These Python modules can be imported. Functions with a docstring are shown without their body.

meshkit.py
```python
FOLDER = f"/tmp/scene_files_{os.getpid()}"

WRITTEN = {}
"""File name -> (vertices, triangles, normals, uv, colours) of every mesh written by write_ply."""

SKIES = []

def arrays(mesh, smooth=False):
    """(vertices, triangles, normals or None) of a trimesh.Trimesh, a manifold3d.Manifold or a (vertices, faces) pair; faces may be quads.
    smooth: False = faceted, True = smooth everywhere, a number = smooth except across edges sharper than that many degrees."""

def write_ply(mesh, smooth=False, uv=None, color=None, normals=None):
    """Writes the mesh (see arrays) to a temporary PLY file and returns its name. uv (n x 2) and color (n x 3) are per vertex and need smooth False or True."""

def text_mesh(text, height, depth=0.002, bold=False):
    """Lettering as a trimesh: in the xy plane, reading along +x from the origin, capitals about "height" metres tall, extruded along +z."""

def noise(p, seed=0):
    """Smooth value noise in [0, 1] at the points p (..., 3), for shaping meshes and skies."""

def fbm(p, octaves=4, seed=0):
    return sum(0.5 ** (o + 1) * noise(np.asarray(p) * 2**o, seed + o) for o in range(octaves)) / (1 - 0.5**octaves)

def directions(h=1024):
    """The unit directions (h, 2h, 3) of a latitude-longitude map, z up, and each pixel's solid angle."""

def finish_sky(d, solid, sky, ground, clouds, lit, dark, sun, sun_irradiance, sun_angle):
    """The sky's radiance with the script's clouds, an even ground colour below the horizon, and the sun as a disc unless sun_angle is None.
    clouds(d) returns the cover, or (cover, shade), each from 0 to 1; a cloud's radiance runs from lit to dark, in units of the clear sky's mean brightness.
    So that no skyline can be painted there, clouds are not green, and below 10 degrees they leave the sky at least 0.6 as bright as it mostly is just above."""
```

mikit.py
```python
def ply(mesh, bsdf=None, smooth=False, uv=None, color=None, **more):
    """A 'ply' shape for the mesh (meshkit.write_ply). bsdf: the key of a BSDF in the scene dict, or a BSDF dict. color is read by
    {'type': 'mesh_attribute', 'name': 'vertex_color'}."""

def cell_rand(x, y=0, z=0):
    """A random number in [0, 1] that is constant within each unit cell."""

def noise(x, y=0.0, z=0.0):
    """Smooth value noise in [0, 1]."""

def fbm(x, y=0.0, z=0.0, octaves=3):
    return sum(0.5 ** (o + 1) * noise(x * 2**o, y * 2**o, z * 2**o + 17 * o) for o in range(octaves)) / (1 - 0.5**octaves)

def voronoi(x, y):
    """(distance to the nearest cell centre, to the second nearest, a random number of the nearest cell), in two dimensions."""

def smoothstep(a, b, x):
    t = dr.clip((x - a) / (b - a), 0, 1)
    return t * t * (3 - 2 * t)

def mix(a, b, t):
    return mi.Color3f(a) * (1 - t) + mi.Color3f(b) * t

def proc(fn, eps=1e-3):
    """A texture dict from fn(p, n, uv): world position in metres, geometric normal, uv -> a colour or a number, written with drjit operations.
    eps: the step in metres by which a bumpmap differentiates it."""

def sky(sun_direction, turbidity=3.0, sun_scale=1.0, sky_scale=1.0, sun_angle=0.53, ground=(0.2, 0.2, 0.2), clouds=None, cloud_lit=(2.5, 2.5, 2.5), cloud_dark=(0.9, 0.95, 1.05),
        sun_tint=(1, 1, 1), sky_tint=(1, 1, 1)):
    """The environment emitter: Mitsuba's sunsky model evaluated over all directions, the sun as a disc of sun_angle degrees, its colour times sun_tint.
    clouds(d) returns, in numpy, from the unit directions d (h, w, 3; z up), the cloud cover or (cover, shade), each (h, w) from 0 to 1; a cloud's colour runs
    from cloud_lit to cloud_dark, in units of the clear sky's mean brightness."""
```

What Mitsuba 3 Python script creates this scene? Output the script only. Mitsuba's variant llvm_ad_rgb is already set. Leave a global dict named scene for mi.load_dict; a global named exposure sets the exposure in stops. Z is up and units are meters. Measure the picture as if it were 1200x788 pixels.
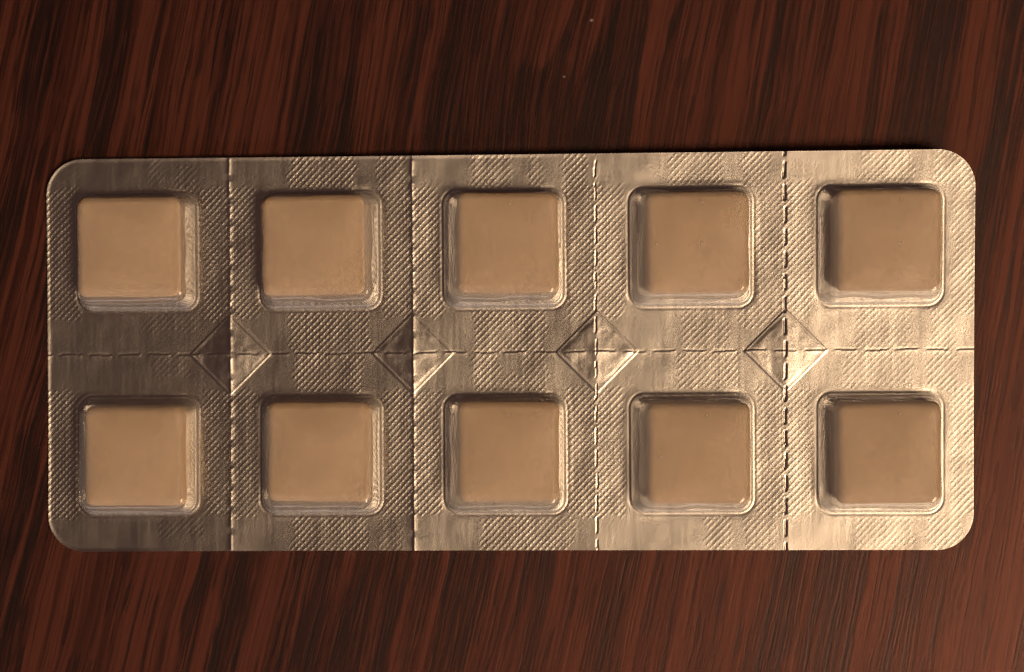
import math
import numpy as np
import drjit as dr
import mitsuba as mi
import mikit, meshkit
from mikit import fbm, noise, cell_rand, smoothstep, mix, proc

T = mi.ScalarTransform4f
MM = 0.001
scene, labels = {'type': 'scene'}, {}

# ------------------------------------------------------------------ camera, lights, exposure
exposure = 0.25
TILT_X, TILT_Y, CAM_H = -0.0052, -0.019, 0.240


def rotation(ax, ay):
    cx, sx, cy, sy = math.cos(ax), math.sin(ax), math.cos(ay), math.sin(ay)
    return np.array([[1, 0, 0], [0, cx, -sx], [0, sx, cx]]) @ np.array([[cy, 0, sy], [0, 1, 0], [-sy, 0, cy]])


M = rotation(TILT_X, TILT_Y)
eye = M.T @ np.array([0, 0, CAM_H])
up = M.T @ np.array([0, 1.0, 0])
scene['camera'] = {'type': 'thinlens', 'aperture_radius': 0.0014, 'focus_distance': 0.229, 'fov': math.degrees(2 * math.atan(0.25)), 'fov_axis': 'x', 'near_clip': 0.01, 'far_clip': 20.0,
                   'to_world': T().look_at(origin=eye.tolist(), target=[0, 0, 0], up=up.tolist())}

LAMP_POS, LAMP_R, LAMP_L = np.array([0.46, -0.31, 0.86]), 0.17, np.array([22.0, 15.6, 9.8])
WINDOW_POS, WINDOW_L = np.array([-0.25, -1.45, 0.85]), np.array([3.2, 2.75, 2.75])
scene['room_light'] = {'type': 'constant', 'radiance': {'type': 'rgb', 'value': [0.042, 0.024, 0.020]}}

# ------------------------------------------------------------------ materials
GRAIN = math.radians(11)


def wood_fields(p):
    x, y = p.x * 1000.0, p.y * 1000.0
    ang = GRAIN - 0.0004 * x
    a = y + 0.2 * x
    c = x - y * dr.tan(ang)
    c = c + 1.3 * (noise(a * 0.018, c * 0.02, 3.0) - 0.5) + 0.55 * (noise(a * 0.09, c * 0.22, 9.0) - 0.5) + 0.10 * (noise(a * 0.35, c * 0.9, 19.0) - 0.5)
    # cathedral figure above the middle of the pack
    dx, dy = x - 2.0, y - 30.0
    c = c + 2.2 * dr.exp(-(dx * dx) / 120.0 - (dy * dy) / 350.0)
    c = c + 0.20 * (noise(c * 0.7, a * 0.14, 33.0) - 0.5) + 0.05 * (noise(c * 1.8, a * 0.7, 34.0) - 0.5)
    ragged = noise(c * 1.5, a * 0.5, 31.0)
    dashes = noise(c * 3.4, a * 0.10, 35.0) * 0.55 + noise(c * 7.0, a * 0.24, 36.0) * 0.45
    fibre = noise(c * 1.0, a * 0.020, 7.0) * 0.28 + noise(c * 2.6, a * 0.045, 8.0) * 0.30 + noise(c * 6.0, a * 0.08, 9.0) * 0.26 + noise(c * 12.0, a * 0.16, 10.0) * 0.16
    streak = noise(c * 0.27, a * 0.012, 1.0) * 0.44 + noise(c * 0.75, a * 0.030, 5.0) * 0.24 + noise(c * 2.4, a * 0.07, 15.0) * 0.16 + noise(c * 6.0, a * 0.20, 16.0) * 0.11 + ragged * 0.05
    # heartwood figure above the pack: a broad dark patch round a paler tongue of wood
    streak = streak + 0.17 * dr.exp(-((x - 4.0) / 9.0) ** 2 - ((y - 25.0) / 9.0) ** 2) - 0.26 * dr.exp(-((x - 3.5 - 0.25 * (y - 36.0)) / 2.6) ** 2) * smoothstep(26.0, 34.0, y)
    streak = streak + 0.08 * (noise(c * 0.07, a * 0.035, 51.0) - 0.5)
    pores = noise(c * 4.2 + 9.0 + 0.5 * ragged, a * 0.20, 21.0)
    return streak, fibre, pores, dashes


def wood_color(p, n, uv):
    streak, fibre, pores, dashes = wood_fields(p)
    col = mix([0.026, 0.0072, 0.0050], [0.073, 0.0206, 0.0124], smoothstep(0.30, 0.66, fibre))
    dark = smoothstep(0.495, 0.60, streak)
    col = mix(col, mix([0.0030, 0.0016, 0.0016], [0.0105, 0.0040, 0.0034], smoothstep(0.3, 0.7, fibre)), dark * (0.62 + 0.36 * smoothstep(0.36, 0.58, dashes)))
    pore = smoothstep(0.64, 0.74, pores) * smoothstep(0.62, 0.45, fibre)
    return mix(col, [0.006, 0.0028, 0.0024], pore * 0.7)


def wood_height(p, n, uv):
    streak, fibre, pores, dashes = wood_fields(p)
    return 0.000005 * fibre - 0.000005 * smoothstep(0.36, 0.58, dashes) * smoothstep(0.50, 0.595, streak) - 0.000006 * smoothstep(0.64, 0.74, pores)


scene['wood'] = {'type': 'bumpmap', 'arbitrary': {'type': 'principled', 'base_color': proc(wood_color), 'roughness': 0.45, 'specular': 0.36, 'spec_tint': 0.5},
                 'texture': proc(wood_height, eps=5e-5), 'scale': 1.0}


def foil_height(p, n, uv):
    x, y = p.x * 1000.0, p.y * 1000.0
    return 1e-6 * (5.0 * noise(x * 2.6, y * 0.35, 1.0) + 2.5 * noise(x * 6.0, y * 5.0, 4.0) + 9.0 * noise(x * 0.9, y * 0.5, 8.0))


def foil_color(p, n, uv):
    x, y = p.x * 1000.0, p.y * 1000.0
    g = noise(x * 5.0, y * 5.0, 2.0) * 0.6 + noise(x * 2.0, y * 0.4, 3.0) * 0.4
    return mix([0.70, 0.66, 0.62], [0.80, 0.76, 0.71], g)


scene['foil'] = {'type': 'twosided', 'bsdf': {'type': 'bumpmap', 'arbitrary': {'type': 'roughconductor', 'material': 'none', 'specular_reflectance': proc(foil_color), 'distribution': 'beckmann', 'alpha': 0.188},
                                              'texture': proc(foil_height, eps=4e-5), 'scale': 1.0}}
scene['clear_plastic'] = {'type': 'blendbsdf', 'weight': 0.14, 'a': {'type': 'thindielectric', 'int_ior': 1.6, 'ext_ior': 1.0},
                          'b': {'type': 'twosided', 'bsdf': {'type': 'principled', 'base_color': {'type': 'rgb', 'value': [0.70, 0.69, 0.67]}, 'roughness': 0.30, 'specular': 0.8}}}


def gum_color(p, n, uv):
    x, y, z = p.x * 1000.0, p.y * 1000.0, p.z * 1000.0
    g = noise(x * 4.2, y * 4.2, z * 4.2) * 0.6 + fbm(x * 0.3, y * 0.3, z, 2) * 0.4
    return mix([0.43, 0.275, 0.140], [0.70, 0.480, 0.270], g)


def gum_height(p, n, uv):
    x, y, z = p.x * 1000.0, p.y * 1000.0, p.z * 1000.0
    return 1.3e-5 * noise(x * 5.0, y * 5.0, z * 5.0) + 4e-5 * noise(x * 0.4, y * 0.4, z)


scene['gum_coating'] = {'type': 'bumpmap', 'arbitrary': {'type': 'principled', 'base_color': proc(gum_color), 'roughness': 0.5, 'specular': 0.35},
                        'texture': proc(gum_height, eps=5e-5), 'scale': 1.0}
scene['lamp_metal'] = {'type': 'twosided', 'bsdf': {'type': 'principled', 'base_color': {'type': 'rgb', 'value': [0.25, 0.24, 0.22]}, 'roughness': 0.5}}
scene['lamp_glass'] = {'type': 'diffuse', 'reflectance': {'type': 'rgb', 'value': [0.6, 0.58, 0.52]}}
scene['dust'] = {'type': 'diffuse', 'reflectance': {'type': 'rgb', 'value': [0.22, 0.19, 0.16]}}
scene['window_paint'] = {'type': 'diffuse', 'reflectance': {'type': 'rgb', 'value': [0.6, 0.6, 0.6]}}


def box(x0, x1, y0, y1, z0, z1):
    import trimesh
    b = trimesh.creation.box([x1 - x0, y1 - y0, z1 - z0])
    b.apply_translation([(x0 + x1) / 2, (y0 + y1) / 2, (z0 + z1) / 2])
    return b


# ------------------------------------------------------------------ lamp (outside the picture)
def frame_to(d):
    d = d / np.linalg.norm(d)
    a = np.cross([0, 1, 0], d)
    a /= np.linalg.norm(a)
    return np.stack([a, np.cross(d, a), d], 1)


def revolve(profile, n=48):
    pr = np.array(profile, float)
    ang = np.arange(n) * 2 * np.pi / n
    v = np.stack([pr[:, None, 0] * np.cos(ang), pr[:, None, 0] * np.sin(ang), np.broadcast_to(pr[:, None, 1], (len(pr), n))], -1).reshape(-1, 3)
    f = []
    for i in range(len(pr) - 1):
        for j in range(n):
            k = (j + 1) % n
            f += [[i * n + j, i * n + k, (i + 1) * n + k], [i * n + j, (i + 1) * n + k, (i + 1) * n + j]]
    return v, np.array(f)


B = frame_to(-LAMP_POS)
v, f = revolve([(1e-5, 0), (LAMP_R * 0.5, 0.0), (LAMP_R, -0.004)])
scene['hanging_lamp__diffuser'] = mikit.ply((v @ B.T + LAMP_POS, f[:, ::-1]), 'lamp_glass', emitter={'type': 'area', 'radiance': {'type': 'rgb', 'value': LAMP_L.tolist()}})
v, f = revolve([(LAMP_R + 0.006, 0.015), (LAMP_R + 0.004, -0.02), (0.05, -0.09), (0.02, -0.12), (1e-4, -0.122)])
scene['hanging_lamp__shade'] = mikit.ply((v @ B.T + LAMP_POS, f), 'lamp_metal')
labels['hanging_lamp'] = {'label': 'round warm lamp hanging above the front right of the table, outside the picture', 'category': 'lamp'}

# the window whose pale light shows as grey streaks in the pockets' front walls
W = frame_to(np.array([0, 0, 0.2]) - WINDOW_POS)
pane = np.array([[-0.7, -0.25, 0], [0.7, -0.25, 0], [0.7, 0.25, 0], [-0.7, 0.25, 0.0]])
scene['window__pane'] = mikit.ply((pane @ W.T + WINDOW_POS, np.array([[0, 1, 2], [0, 2, 3]])), 'window_paint', emitter={'type': 'area', 'radiance': {'type': 'rgb', 'value': WINDOW_L.tolist()}})
import trimesh
fr = trimesh.util.concatenate([box(-0.75, -0.7, -0.3, 0.3, -0.03, 0.02), box(0.7, 0.75, -0.3, 0.3, -0.03, 0.02), box(-0.699, 0.699, -0.3, -0.25, -0.03, 0.018), box(-0.699, 0.699, 0.25, 0.3, -0.03, 0.018), box(-0.015, 0.015, -0.249, 0.249, 0.003, 0.016)])
scene['window__frame'] = mikit.ply((np.array(fr.vertices) @ W.T + WINDOW_POS, np.array(fr.faces)), 'window_paint')
labels['window'] = {'label': 'pale window to the front left of the table, outside the picture', 'category': 'window'}

# ------------------------------------------------------------------ the table
scene['table_top'] = mikit.ply(box(-0.60, 0.60, -0.42, 0.42, -0.030, 0.0), 'wood')
labels['table_top'] = {'label': 'dark reddish brown wooden table top with streaked open grain', 'category': 'table', 'kind': 'structure'}

# ------------------------------------------------------------------ the blister pack (millimetres in its own frame)
L, H, CORNER = 54.2, 23.15, 4.3
PERF = [-32.5, -10.9, 10.7, 32.6]
COLS = [-43.35, -21.7, -0.1, 21.65, 43.4]
ROWS = [12.15, -11.88]
LIFT, SCALE, RZ, TX, TY, THICK = 3.5, 0.993, 0.0069, -0.70, -1.917, 0.32


def sag(x):
    edges = np.array([-L] + PERF + [L])
    i = np.clip(np.searchsorted(edges, x) - 1, 0, 4)
    u = (x - (edges[i] + edges[i + 1]) / 2) / ((edges[i + 1] - edges[i]) / 2)
    amp = np.array([0.05, 0.06, 0.09, 0.08, 0.08])[i]
    return amp * u * u


def warp(p):
    """pack millimetres -> world metres"""
    x, y, z = p[:, 0], p[:, 1], p[:, 2]
    t = np.clip((x + L) / (2 * L), 0, 1)
    zz = z + THICK + LIFT * t ** 1.5 + sag(x) + 0.5 * (y / H) ** 2
    x = (x + 0.30 * np.maximum(x / L, 0) ** 2 * (y / H)) * SCALE
    y = y * SCALE
    c, s = math.cos(RZ), math.sin(RZ)
    return np.stack([c * x - s * y + TX, s * x + c * y + TY, zz], 1) * MM


def rounded_sdf(x, y, hx, hy, r):
    qx, qy = np.abs(x) - hx + r, np.abs(y) - hy + r
    return np.minimum(np.maximum(qx, qy), 0) + np.hypot(np.maximum(qx, 0), np.maximum(qy, 0)) - r


PX = lambda v: np.interp(v, [57, 270.5, 484, 700, 922, 1138], [-L] + PERF + [L])
PY = lambda v: np.interp(v, [181, 411.5, 645.5], [H, 0, -H])
# embossed patches as seen: (x0, x1, y0, y1, strength), millimetres of the photograph's plane
EMBOSS = []
for x0, x1, s in [(57, 94, .8), (237, 259, 1), (262, 304, .8), (447, 517, 1), (662, 733, 1), (887, 954, .9), (1112, 1141, .9)]:
    EMBOSS += [(x0, x1, 216, 371, s), (x0, x1, 454, 606, s)]
EMBOSS += [(178, 192, 180, 215, .35), (208, 236, 190, 226, .5), (340, 418, 178, 222, 1), (443, 478, 178, 222, 1), (556, 600, 178, 222, .9), (622, 636, 178, 222, .8), (661, 690, 178, 222, 1),
           (785, 850, 176, 222, .8), (870, 906, 176, 222, .9), (1008, 1068, 174, 222, .8), (1090, 1141, 174, 222, .9),
           (170, 236, 362, 385, .4), (340, 434, 362, 411, 1), (553, 640, 362, 411, 1), (800, 856, 362, 411, .7), (868, 925, 360, 385, .9), (1000, 1068, 360, 411, .6), (1088, 1116, 360, 411, .8),
           (180, 222, 411, 440, .3), (345, 424, 411, 458, 1), (553, 586, 411, 458, 1), (614, 642, 411, 458, .9), (588, 614, 436, 458, .9), (792, 868, 411, 458, .8), (990, 1068, 411, 458, .6), (1085, 1118, 411, 458, .8),
           (182, 236, 606, 626, .5), (342, 430, 606, 646, .9), (444, 472, 606, 646, .5), (562, 672, 606, 646, 1), (826, 858, 606, 646, .8), (874, 908, 606, 646, .8), (1000, 1070, 606, 646, .6), (1086, 1124, 606, 646, .8)]
DIAMOND = 4.75


def soft(x, w):
    t = np.clip(x / w + 0.5, 0, 1)
    return t * t * (3 - 2 * t)


def relief(x, y):
    q = np.stack([x, y, 0 * x], -1)
    mask = np.zeros_like(x)
    jx, jy = (meshkit.noise(q * 1.1 + 5, 3) - 0.5) * 0.9, (meshkit.noise(q * 1.1 + 9, 4) - 0.5) * 0.9
    for x0, x1, y0, y1, s in EMBOSS:
        a0, a1, b0, b1 = PX(x0), PX(x1), PY(y1), PY(y0)
        if x1 > 1138: a1 = L + 1
        if x0 < 58: a0 = -L - 1
        if y1 > 645: b0 = -H - 1
        if y0 < 181: b1 = H + 1
        mask = np.maximum(mask, s * soft(x + jx - a0, .5) * soft(a1 - x - jx, .5) * soft(y + jy - b0, .5) * soft(b1 - y - jy, .5))
    near = np.full_like(x, 9.0)
    for cx in COLS:
        for cy in ROWS:
            near = np.minimum(near, rounded_sdf(x - cx, y - cy, 7.05, 6.87, 1.65))
    mask *= soft(near - 0.15, 0.5)
    dia = np.full_like(x, 99.0)
    for cx in PERF:
        dia = np.minimum(dia, np.abs(x - cx) + np.abs(y) - DIAMOND)
    mask *= soft(dia - 0.3, 0.3)
    mask *= 0.45 + 0.75 * meshkit.fbm(q * 0.45, 3, seed=7)
    wob = 0.10 * (meshkit.noise(q * 0.7, 11) - 0.5)
    ang = 0.80
    d1 = (-math.sin(ang) * x + math.cos(ang) * y + wob) / 0.55
    d2 = (math.sin(ang) * x + math.cos(ang) * y - wob) / 0.55
    tri = lambda v: np.abs((v % 1.0) - 0.5) * 2
    ridge = soft(tri(d1) - 0.64, 0.65)
    cut = soft(tri(d2) - 0.40, 0.55)
    h = (0.0215 - 0.006 * x / L) * mask * (ridge * (0.12 + 0.88 * cut) - 0.2)
    # peel diamonds: raised plateaus with bevelled rims, each quarter slightly buckled
    pl = soft(-dia - 0.16, 0.36)
    h += 0.030 * pl + np.where((x - np.array(PERF)[np.argmin([np.abs(x - c) for c in PERF], axis=0)]) * y > 0, 0.065, 0.030) * np.exp(-((dia + 0.05) / 0.14) ** 2)
    buck = meshkit.fbm(q * 0.42 + 3, 3, seed=21) - 0.5
    near_x = np.min([np.abs(x - c) for c in PERF], axis=0)
    h += soft(-dia - 0.5, 0.8) * (0.12 * buck + 0.031 * (np.maximum(0, DIAMOND - near_x - np.abs(y))))
    h -= 0.030 * np.exp(-((near - 0.26) / 0.13) ** 2)
    # perforations
    jit = (meshkit.noise(q * [0.0, 0.9, 0] + 2, 31) - 0.5) * 0.10
    for k, c in enumerate(PERF):
        d = x - c - jit - 0.10 * (meshkit.noise(q * [0, 0.25, 0] + k, 5) - 0.5)
        dash = soft(0.90 - np.abs(((y + 0.37 * k) / 2.6) % 1.0 - 0.5) * 2.6, 0.3)
        lip = np.where(d > 0, np.exp(-(np.maximum(d, 0) / 0.22)), np.exp(-(np.maximum(-d, 0) / 0.16)))
        h += (0.060, 0.052, 0.012, 0.010)[k] * lip * dash
        w = (0.10, 0.10, 0.20, 0.36)[k]
        e = d + (0.25, 0.25, 0.2, 0.22)[k]
        h -= (0.006, 0.008, 0.10, 0.15)[k] * dash * np.where((e > 0) & (e < w), 1 - e / w, 0.0)
    d = -(y - 0.06 * np.sin(x * 0.7))
    dash = soft(1.25 - np.abs((x / 3.5 + 0.2) % 1.0 - 0.5) * 3.5, 0.4)
    lip = np.where(d > 0, np.exp(-(np.maximum(d, 0) / 0.24)), 0.0)
    h += 0.030 * lip * dash - 0.018 * dash * np.exp(-((d + 0.12) / 0.12) ** 2)
    # the sheet's own unevenness: soft buckles, streaks drawn from back to front, a lifted collar at the pockets
    h += 0.15 * (meshkit.fbm(q * 0.14 + 7, 3, seed=41) - 0.5) * soft(near - 0.5, 1.0)
    h += 0.012 * (meshkit.fbm(q * [0.9, 0.08, 0], 2, seed=43) - 0.5)
    # burr of the punched outline
    h += 0.045 * np.exp(-(np.minimum(rounded_sdf(x, y, L, H, CORNER), 0) / 0.22) ** 2) * soft(y - x - 18.0, 12.0)
    return h


STEP = 0.1
gx, gy = np.arange(-L - STEP, L + 1.5 * STEP, STEP), np.arange(-H - STEP, H + 1.5 * STEP, STEP)
X, Y = np.meshgrid(gx, gy)
sd = rounded_sdf(X, Y, L, H, CORNER)
inside = sd <= 0
# border vertices are drawn onto the outline
E = 1e-3
nx, ny = (rounded_sdf(X + E, Y, L, H, CORNER) - sd) / E, (rounded_sdf(X, Y + E, L, H, CORNER) - sd) / E
out = (sd > 0) & (sd < 2 * STEP)
X, Y = np.where(out, X - nx * sd, X), np.where(out, Y - ny * sd, Y)
Z = relief(X, Y)
nyy, nxx = X.shape
idx = np.arange(X.size).reshape(X.shape)
a, b, c, d = idx[:-1, :-1].ravel(), idx[:-1, 1:].ravel(), idx[1:, 1:].ravel(), idx[1:, :-1].ravel()
F = np.vstack([np.stack([a, b, c], 1), np.stack([a, c, d], 1)])
ins = inside.ravel()
F = F[ins[F].any(1)]
P = np.stack([X.ravel(), Y.ravel(), Z.ravel()], 1)
Pw = warp(P)
area = np.linalg.norm(np.cross(Pw[F[:, 1]] - Pw[F[:, 0]], Pw[F[:, 2]] - Pw[F[:, 0]]), axis=1)
F = F[area > 1e-13]
fn = np.cross(Pw[F[:, 1]] - Pw[F[:, 0]], Pw[F[:, 2]] - Pw[F[:, 0]])
N = np.zeros_like(Pw)
for k in range(3):
    np.add.at(N, F[:, k], fn)
N /= np.maximum(np.linalg.norm(N, axis=1, keepdims=True), 1e-30)
# edge of the sheet: a skirt down to its underside
e = np.vstack([F[:, [0, 1]], F[:, [1, 2]], F[:, [2, 0]]])
code = np.sort(e, 1) @ np.array([10_000_000, 1])
u, inv, cnt = np.unique(code, return_inverse=True, return_counts=True)
rim = e[cnt[inv] == 1]
cent = P[F].mean(1)
col_of = lambda x: np.searchsorted(PERF, x)
in_dia = np.zeros(len(F), int) - 1
for k, cx in enumerate(PERF):
    in_dia[np.abs(cent[:, 0] - cx) + np.abs(cent[:, 1]) < DIAMOND + 0.1] = k
panel_of = np.where(in_dia >= 0, -1, col_of(cent[:, 0]) + 5 * (cent[:, 1] < 0))
rim_mid = P[rim].mean(1)
rim_panel = col_of(rim_mid[:, 0]) + 5 * (rim_mid[:, 1] < 0)


def sheet(faces, edges=None):
    used = np.unique(faces)
    re = np.zeros(len(P), int)
    re[used] = np.arange(len(used))
    v, n, f = Pw[used], N[used], re[faces]
    if edges is not None and len(edges):
        p0, p1 = Pw[edges[:, 0]], Pw[edges[:, 1]]
        low = np.array([0, 0, -0.26 * MM])
        sv = np.stack([p0, p1, p1 + low, p0 + low], 1).reshape(-1, 3)
        en = np.cross(p1 - p0, [0, 0, 1.0])
        en /= np.maximum(np.linalg.norm(en, axis=1, keepdims=True), 1e-30)
        o = len(v) + 4 * np.arange(len(edges))
        f = np.vstack([f, np.stack([o, o + 2, o + 1], 1), np.stack([o, o + 3, o + 2], 1)])
        v, n = np.vstack([v, sv]), np.vstack([n, np.repeat(en, 4, 0)])
    path = meshkit.write_ply((v, f), normals=n)
    return {'type': 'ply', 'filename': path, 'face_normals': False, 'bsdf': {'type': 'ref', 'id': 'foil'}}


# ------------------------------------------------------------------ pockets and gum
def rr_ring(hx, hy, r, n=14):
    """rounded rectangle outline, 4 * (n + 10) points"""
    pts = []
    for q, (sx, sy) in enumerate([(1, 1), (-1, 1), (-1, -1), (1, -1)]):
        t = np.linspace(0, np.pi / 2, n) + q * np.pi / 2
        arc = np.stack([sx * (hx - r) + r * np.cos(t), sy * (hy - r) + r * np.sin(t)], 1)
        nxt = [(-1, 1), (-1, -1), (1, -1), (1, 1)][q]
        t0 = (q + 1) * np.pi / 2
        end = np.array([nxt[0] * (hx - r) + r * math.cos(t0), nxt[1] * (hy - r) + r * math.sin(t0)])
        s = np.linspace(0, 1, 12)[1:-1, None]
        pts += [arc, arc[-1] * (1 - s) + end * s]
    return np.vstack(pts)


def loft(rings, cap_low=False):
    """rings: list of (outline, z); closed on top by shrinking the last outline"""
    n = len(rings[0][0])
    v = np.vstack([np.column_stack([o, np.full(n, z) if np.ndim(z) == 0 else z]) for o, z in rings])
    f, m = [], len(rings)
    j = np.arange(n)
    k = (j + 1) % n
    for i in range(m - 1):
        f += [np.stack([i * n + j, i * n + k, (i + 1) * n + k], 1), np.stack([i * n + j, (i + 1) * n + k, (i + 1) * n + j], 1)]
    top, zt = rings[-1]
    v = np.vstack([v, [[*top.mean(0), np.mean(zt)]]])
    f.append(np.stack([(m - 1) * n + j, (m - 1) * n + k, np.full(n, len(v) - 1)], 1))
    if cap_low:
        v = np.vstack([v, [[*rings[0][0].mean(0), np.mean(rings[0][1])]]])
        f.append(np.stack([k, j, np.full(n, len(v) - 1)], 1))
    return v, np.vstack(f)


def pocket_mesh(cx, cy, seed, nubs):
    hb, ht, top = np.array([6.80, 6.62]), np.array([6.38, 6.24]), 4.65
    prof = [(0.33, -0.30), (0.29, 0.21), (0.21, 0.25), (0.13, 0.33), (0.06, 0.45), (0.015, 0.60), (0.0, 0.75)]   # flange and foot fillet, outwards of the base
    rings = []
    for o, z in prof:
        rings.append((rr_ring(hb[0] + o, hb[1] + o, 1.45 + o), z))
    for t in np.linspace(0, 1, 9)[1:]:
        s = hb + (ht - hb) * t
        rings.append((rr_ring(s[0], s[1], 1.45 + 0.1 * t), 0.75 + (top - 0.8 - 0.75) * t))
    for ang in np.linspace(0, np.pi / 2 * 0.94, 12)[1:]:
        o = 1.15 * (1 - math.cos(ang))
        rings.append((rr_ring(ht[0] - o, ht[1] - o, max(1.55 - o, 0.4)), top - 0.8 + 0.8 * math.sin(ang)))
    last = rings[-1][0]
    for t in (0.93, 0.85, 0.75, 0.62, 0.48, 0.34, 0.2, 0.08):
        rings.append((last * t, top))
    v, f = loft(rings)
    q = np.column_stack([v[:, 0] + cx, v[:, 1] + cy, v[:, 2]])
    lift = np.clip(v[:, 2] / 3.0, 0, 1)
    ex, ey = np.abs(last).max(0)
    dome = (1 - np.minimum(np.abs(v[:, 0]) / ex, 1) ** 3) * (1 - np.minimum(np.abs(v[:, 1]) / ey, 1) ** 3)
    v[:, 2] += np.where(v[:, 2] > top - 0.01, 0.34 * dome, 0)
    for k in range(2):
        v[:, k] += 0.34 * lift * (meshkit.noise(q * 0.33 + 3 + seed, 50 + k) - 0.5)
    v[:, 2] += 0.40 * np.clip(v[:, 2] / 4.0, 0, 1) * (meshkit.fbm(q * [0.25, 0.25, 0] + seed, 2, seed=61) - 0.5)
    meshes = [trimesh.Trimesh(v, f, process=False)]
    for (nx_, ny_) in nubs:
        nub = trimesh.creation.icosphere(2, 0.20)
        nub.vertices[:, 2] *= 0.8
        zt = v[np.argmin((v[:, 0] - nx_) ** 2 + (v[:, 1] - ny_) ** 2 + (v[:, 2] < 3) * 99), 2]
        nub.vertices += [nx_, ny_, zt + 0.06]
        meshes.append(nub)
    m = trimesh.util.concatenate(meshes)
    m.vertices = warp(np.asarray(m.vertices) + [cx, cy, 0])
    return m


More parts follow.
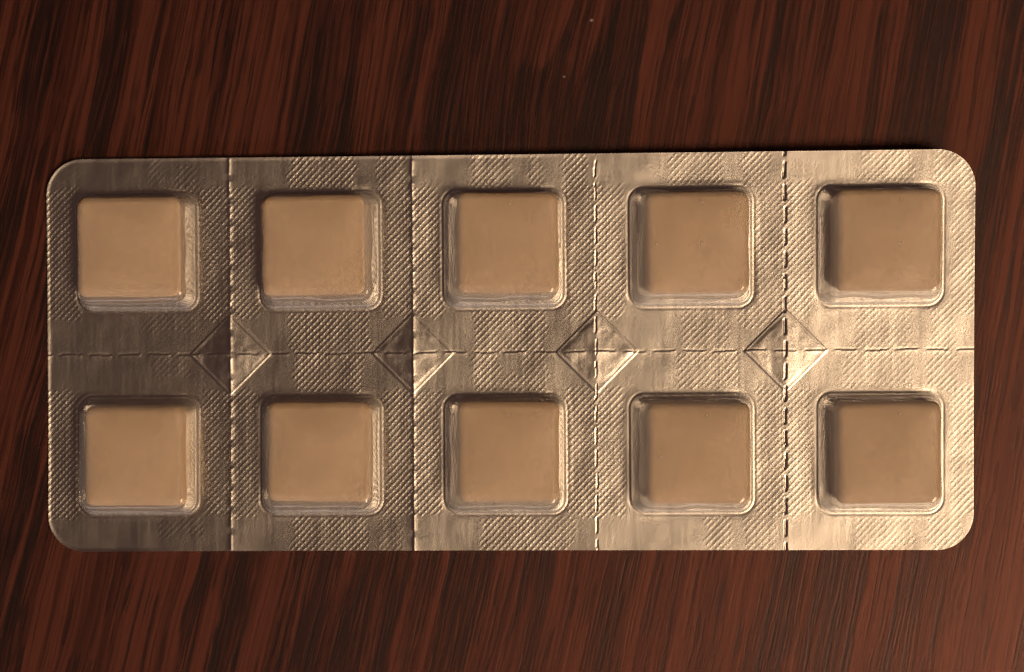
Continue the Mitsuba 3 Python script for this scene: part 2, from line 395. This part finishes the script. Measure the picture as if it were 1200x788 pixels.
def gum_mesh(cx, cy, dx, dy, rot, seed):
    hx, hy, h0, h1, r = 5.85, 5.72, 0.12, 3.72, 1.0
    rings = []
    for ang in np.linspace(-np.pi / 2, 0, 7):
        o = r * (1 - math.cos(ang))
        rings.append((rr_ring(hx - o, hy - o, max(0.95 - o, 0.25)), h0 + r + r * math.sin(ang)))
    for t in (0.25, 0.5, 0.75):
        rings.append((rr_ring(hx + 0.06, hy + 0.06, 0.95), h0 + r + (h1 - h0 - 2 * r) * t))
    for ang in np.linspace(0, np.pi / 2, 8):
        o = r * (1 - math.cos(ang))
        rings.append((rr_ring(hx - o, hy - o, max(0.95 - o, 0.25)), h1 - r + r * math.sin(ang)))
    last = rings[-1][0]
    for t in (0.95, 0.88, 0.8, 0.7, 0.58, 0.45, 0.3, 0.15):
        rings.append((last * t, h1))
    v, f = loft(rings, True)
    pillow = (1 - np.minimum(np.abs(v[:, 0]) / (hx - r), 1) ** 3) * (1 - np.minimum(np.abs(v[:, 1]) / (hy - r), 1) ** 3)
    v[:, 2] += np.where(v[:, 2] > h1 - 1e-6, 0.42 * pillow, 0)
    q = v + [cx, cy, 0]
    for k in range(3):
        v[:, k] += (0.16, 0.16, 0.12)[k] * (meshkit.fbm(q * 0.30 + seed, 2, seed=70 + k) - 0.5)
    c, s = math.cos(rot), math.sin(rot)
    v = np.column_stack([c * v[:, 0] - s * v[:, 1] + cx + dx, s * v[:, 0] + c * v[:, 1] + cy + dy, v[:, 2]])
    return warp(v), f


NUBS = {(0, 2): [(0.8, 5.0)], (0, 3): [(1.0, 4.9), (-4.2, 0.2), (0.9, 0.2)], (0, 4): [(1.6, 4.9), (1.5, 0.0)],
        (1, 2): [(0.5, 4.7)], (1, 3): [(1.4, 4.6), (-3.9, -0.2)], (1, 4): [(1.5, 4.7)]}
GUM_AT = [[(-0.66, 0.50), (-0.66, 0.50), (0.50, 0.62), (0.55, 0.42), (0.50, 0.45)], [(0.10, 0.10), (-0.10, 0.52), (0.45, 0.45), (0.60, 0.12), (0.55, 0.10)]]
GUM_ROT = [[0.0, 0.01, -0.005, 0.012, 0.0], [0.005, -0.012, 0.004, -0.006, 0.008]]
ORDER = ['first', 'second', 'third', 'fourth', 'fifth']
nth = lambda name, i: name if i == 0 else f'{name}_{i:03d}'
for row in range(2):
    for col in range(5):
        i = 5 * row + col
        panel = nth('blister_pack__panel', i)
        scene[panel] = sheet(F[panel_of == i], rim[rim_panel == i])
        cx, cy = COLS[col], ROWS[row]
        scene[f'{panel}__pocket'] = mikit.ply(pocket_mesh(cx, cy, i * 3.7, NUBS.get((row, col), [])), 'clear_plastic', smooth=True)
        g = nth('chewing_gum', i)
        scene[g] = mikit.ply(gum_mesh(cx, cy, *GUM_AT[row][col], GUM_ROT[row][col], i * 5.3), 'gum_coating', smooth=True)
        where = ('leftmost', 'second from the left', 'middle', 'second from the right', 'rightmost')[col]
        labels[g] = {'label': f'square beige gum piece in the {where} pocket of the {("upper", "lower")[row]} row', 'category': 'gum piece', 'group': 'gum pieces sealed in the blister pack'}
for k in range(4):
    scene[nth('blister_pack__peel_diamond', k)] = sheet(F[in_dia == k])
labels['blister_pack'] = {'label': 'silver foil blister pack of ten clear square pockets lying on dark wood', 'category': 'blister pack'}

# ------------------------------------------------------------------ two specks of dust on the wood
for k, (px, py, r, text) in enumerate([(693, 24, 0.22, 'tiny pale speck of dust on the wood near the top edge of the picture'), (661, 90, 0.15, 'tiny grey speck of dust on the wood midway above the pack')]):
    s = trimesh.creation.icosphere(2, 1.0)
    s.vertices *= (1 + 0.5 * (meshkit.noise(np.asarray(s.vertices) * 1.7 + k, 80) - 0.5))[:, None]
    s.vertices = s.vertices * np.array([r, r * 0.8, r * 0.5]) * MM + np.array([(px - 600) * 0.1, (394 - py) * 0.1, r * 0.45]) * MM
    key = nth('dust_speck', k)
    scene[key] = mikit.ply(s, 'dust', smooth=True)
    labels[key] = {'label': text, 'category': 'dust speck'}
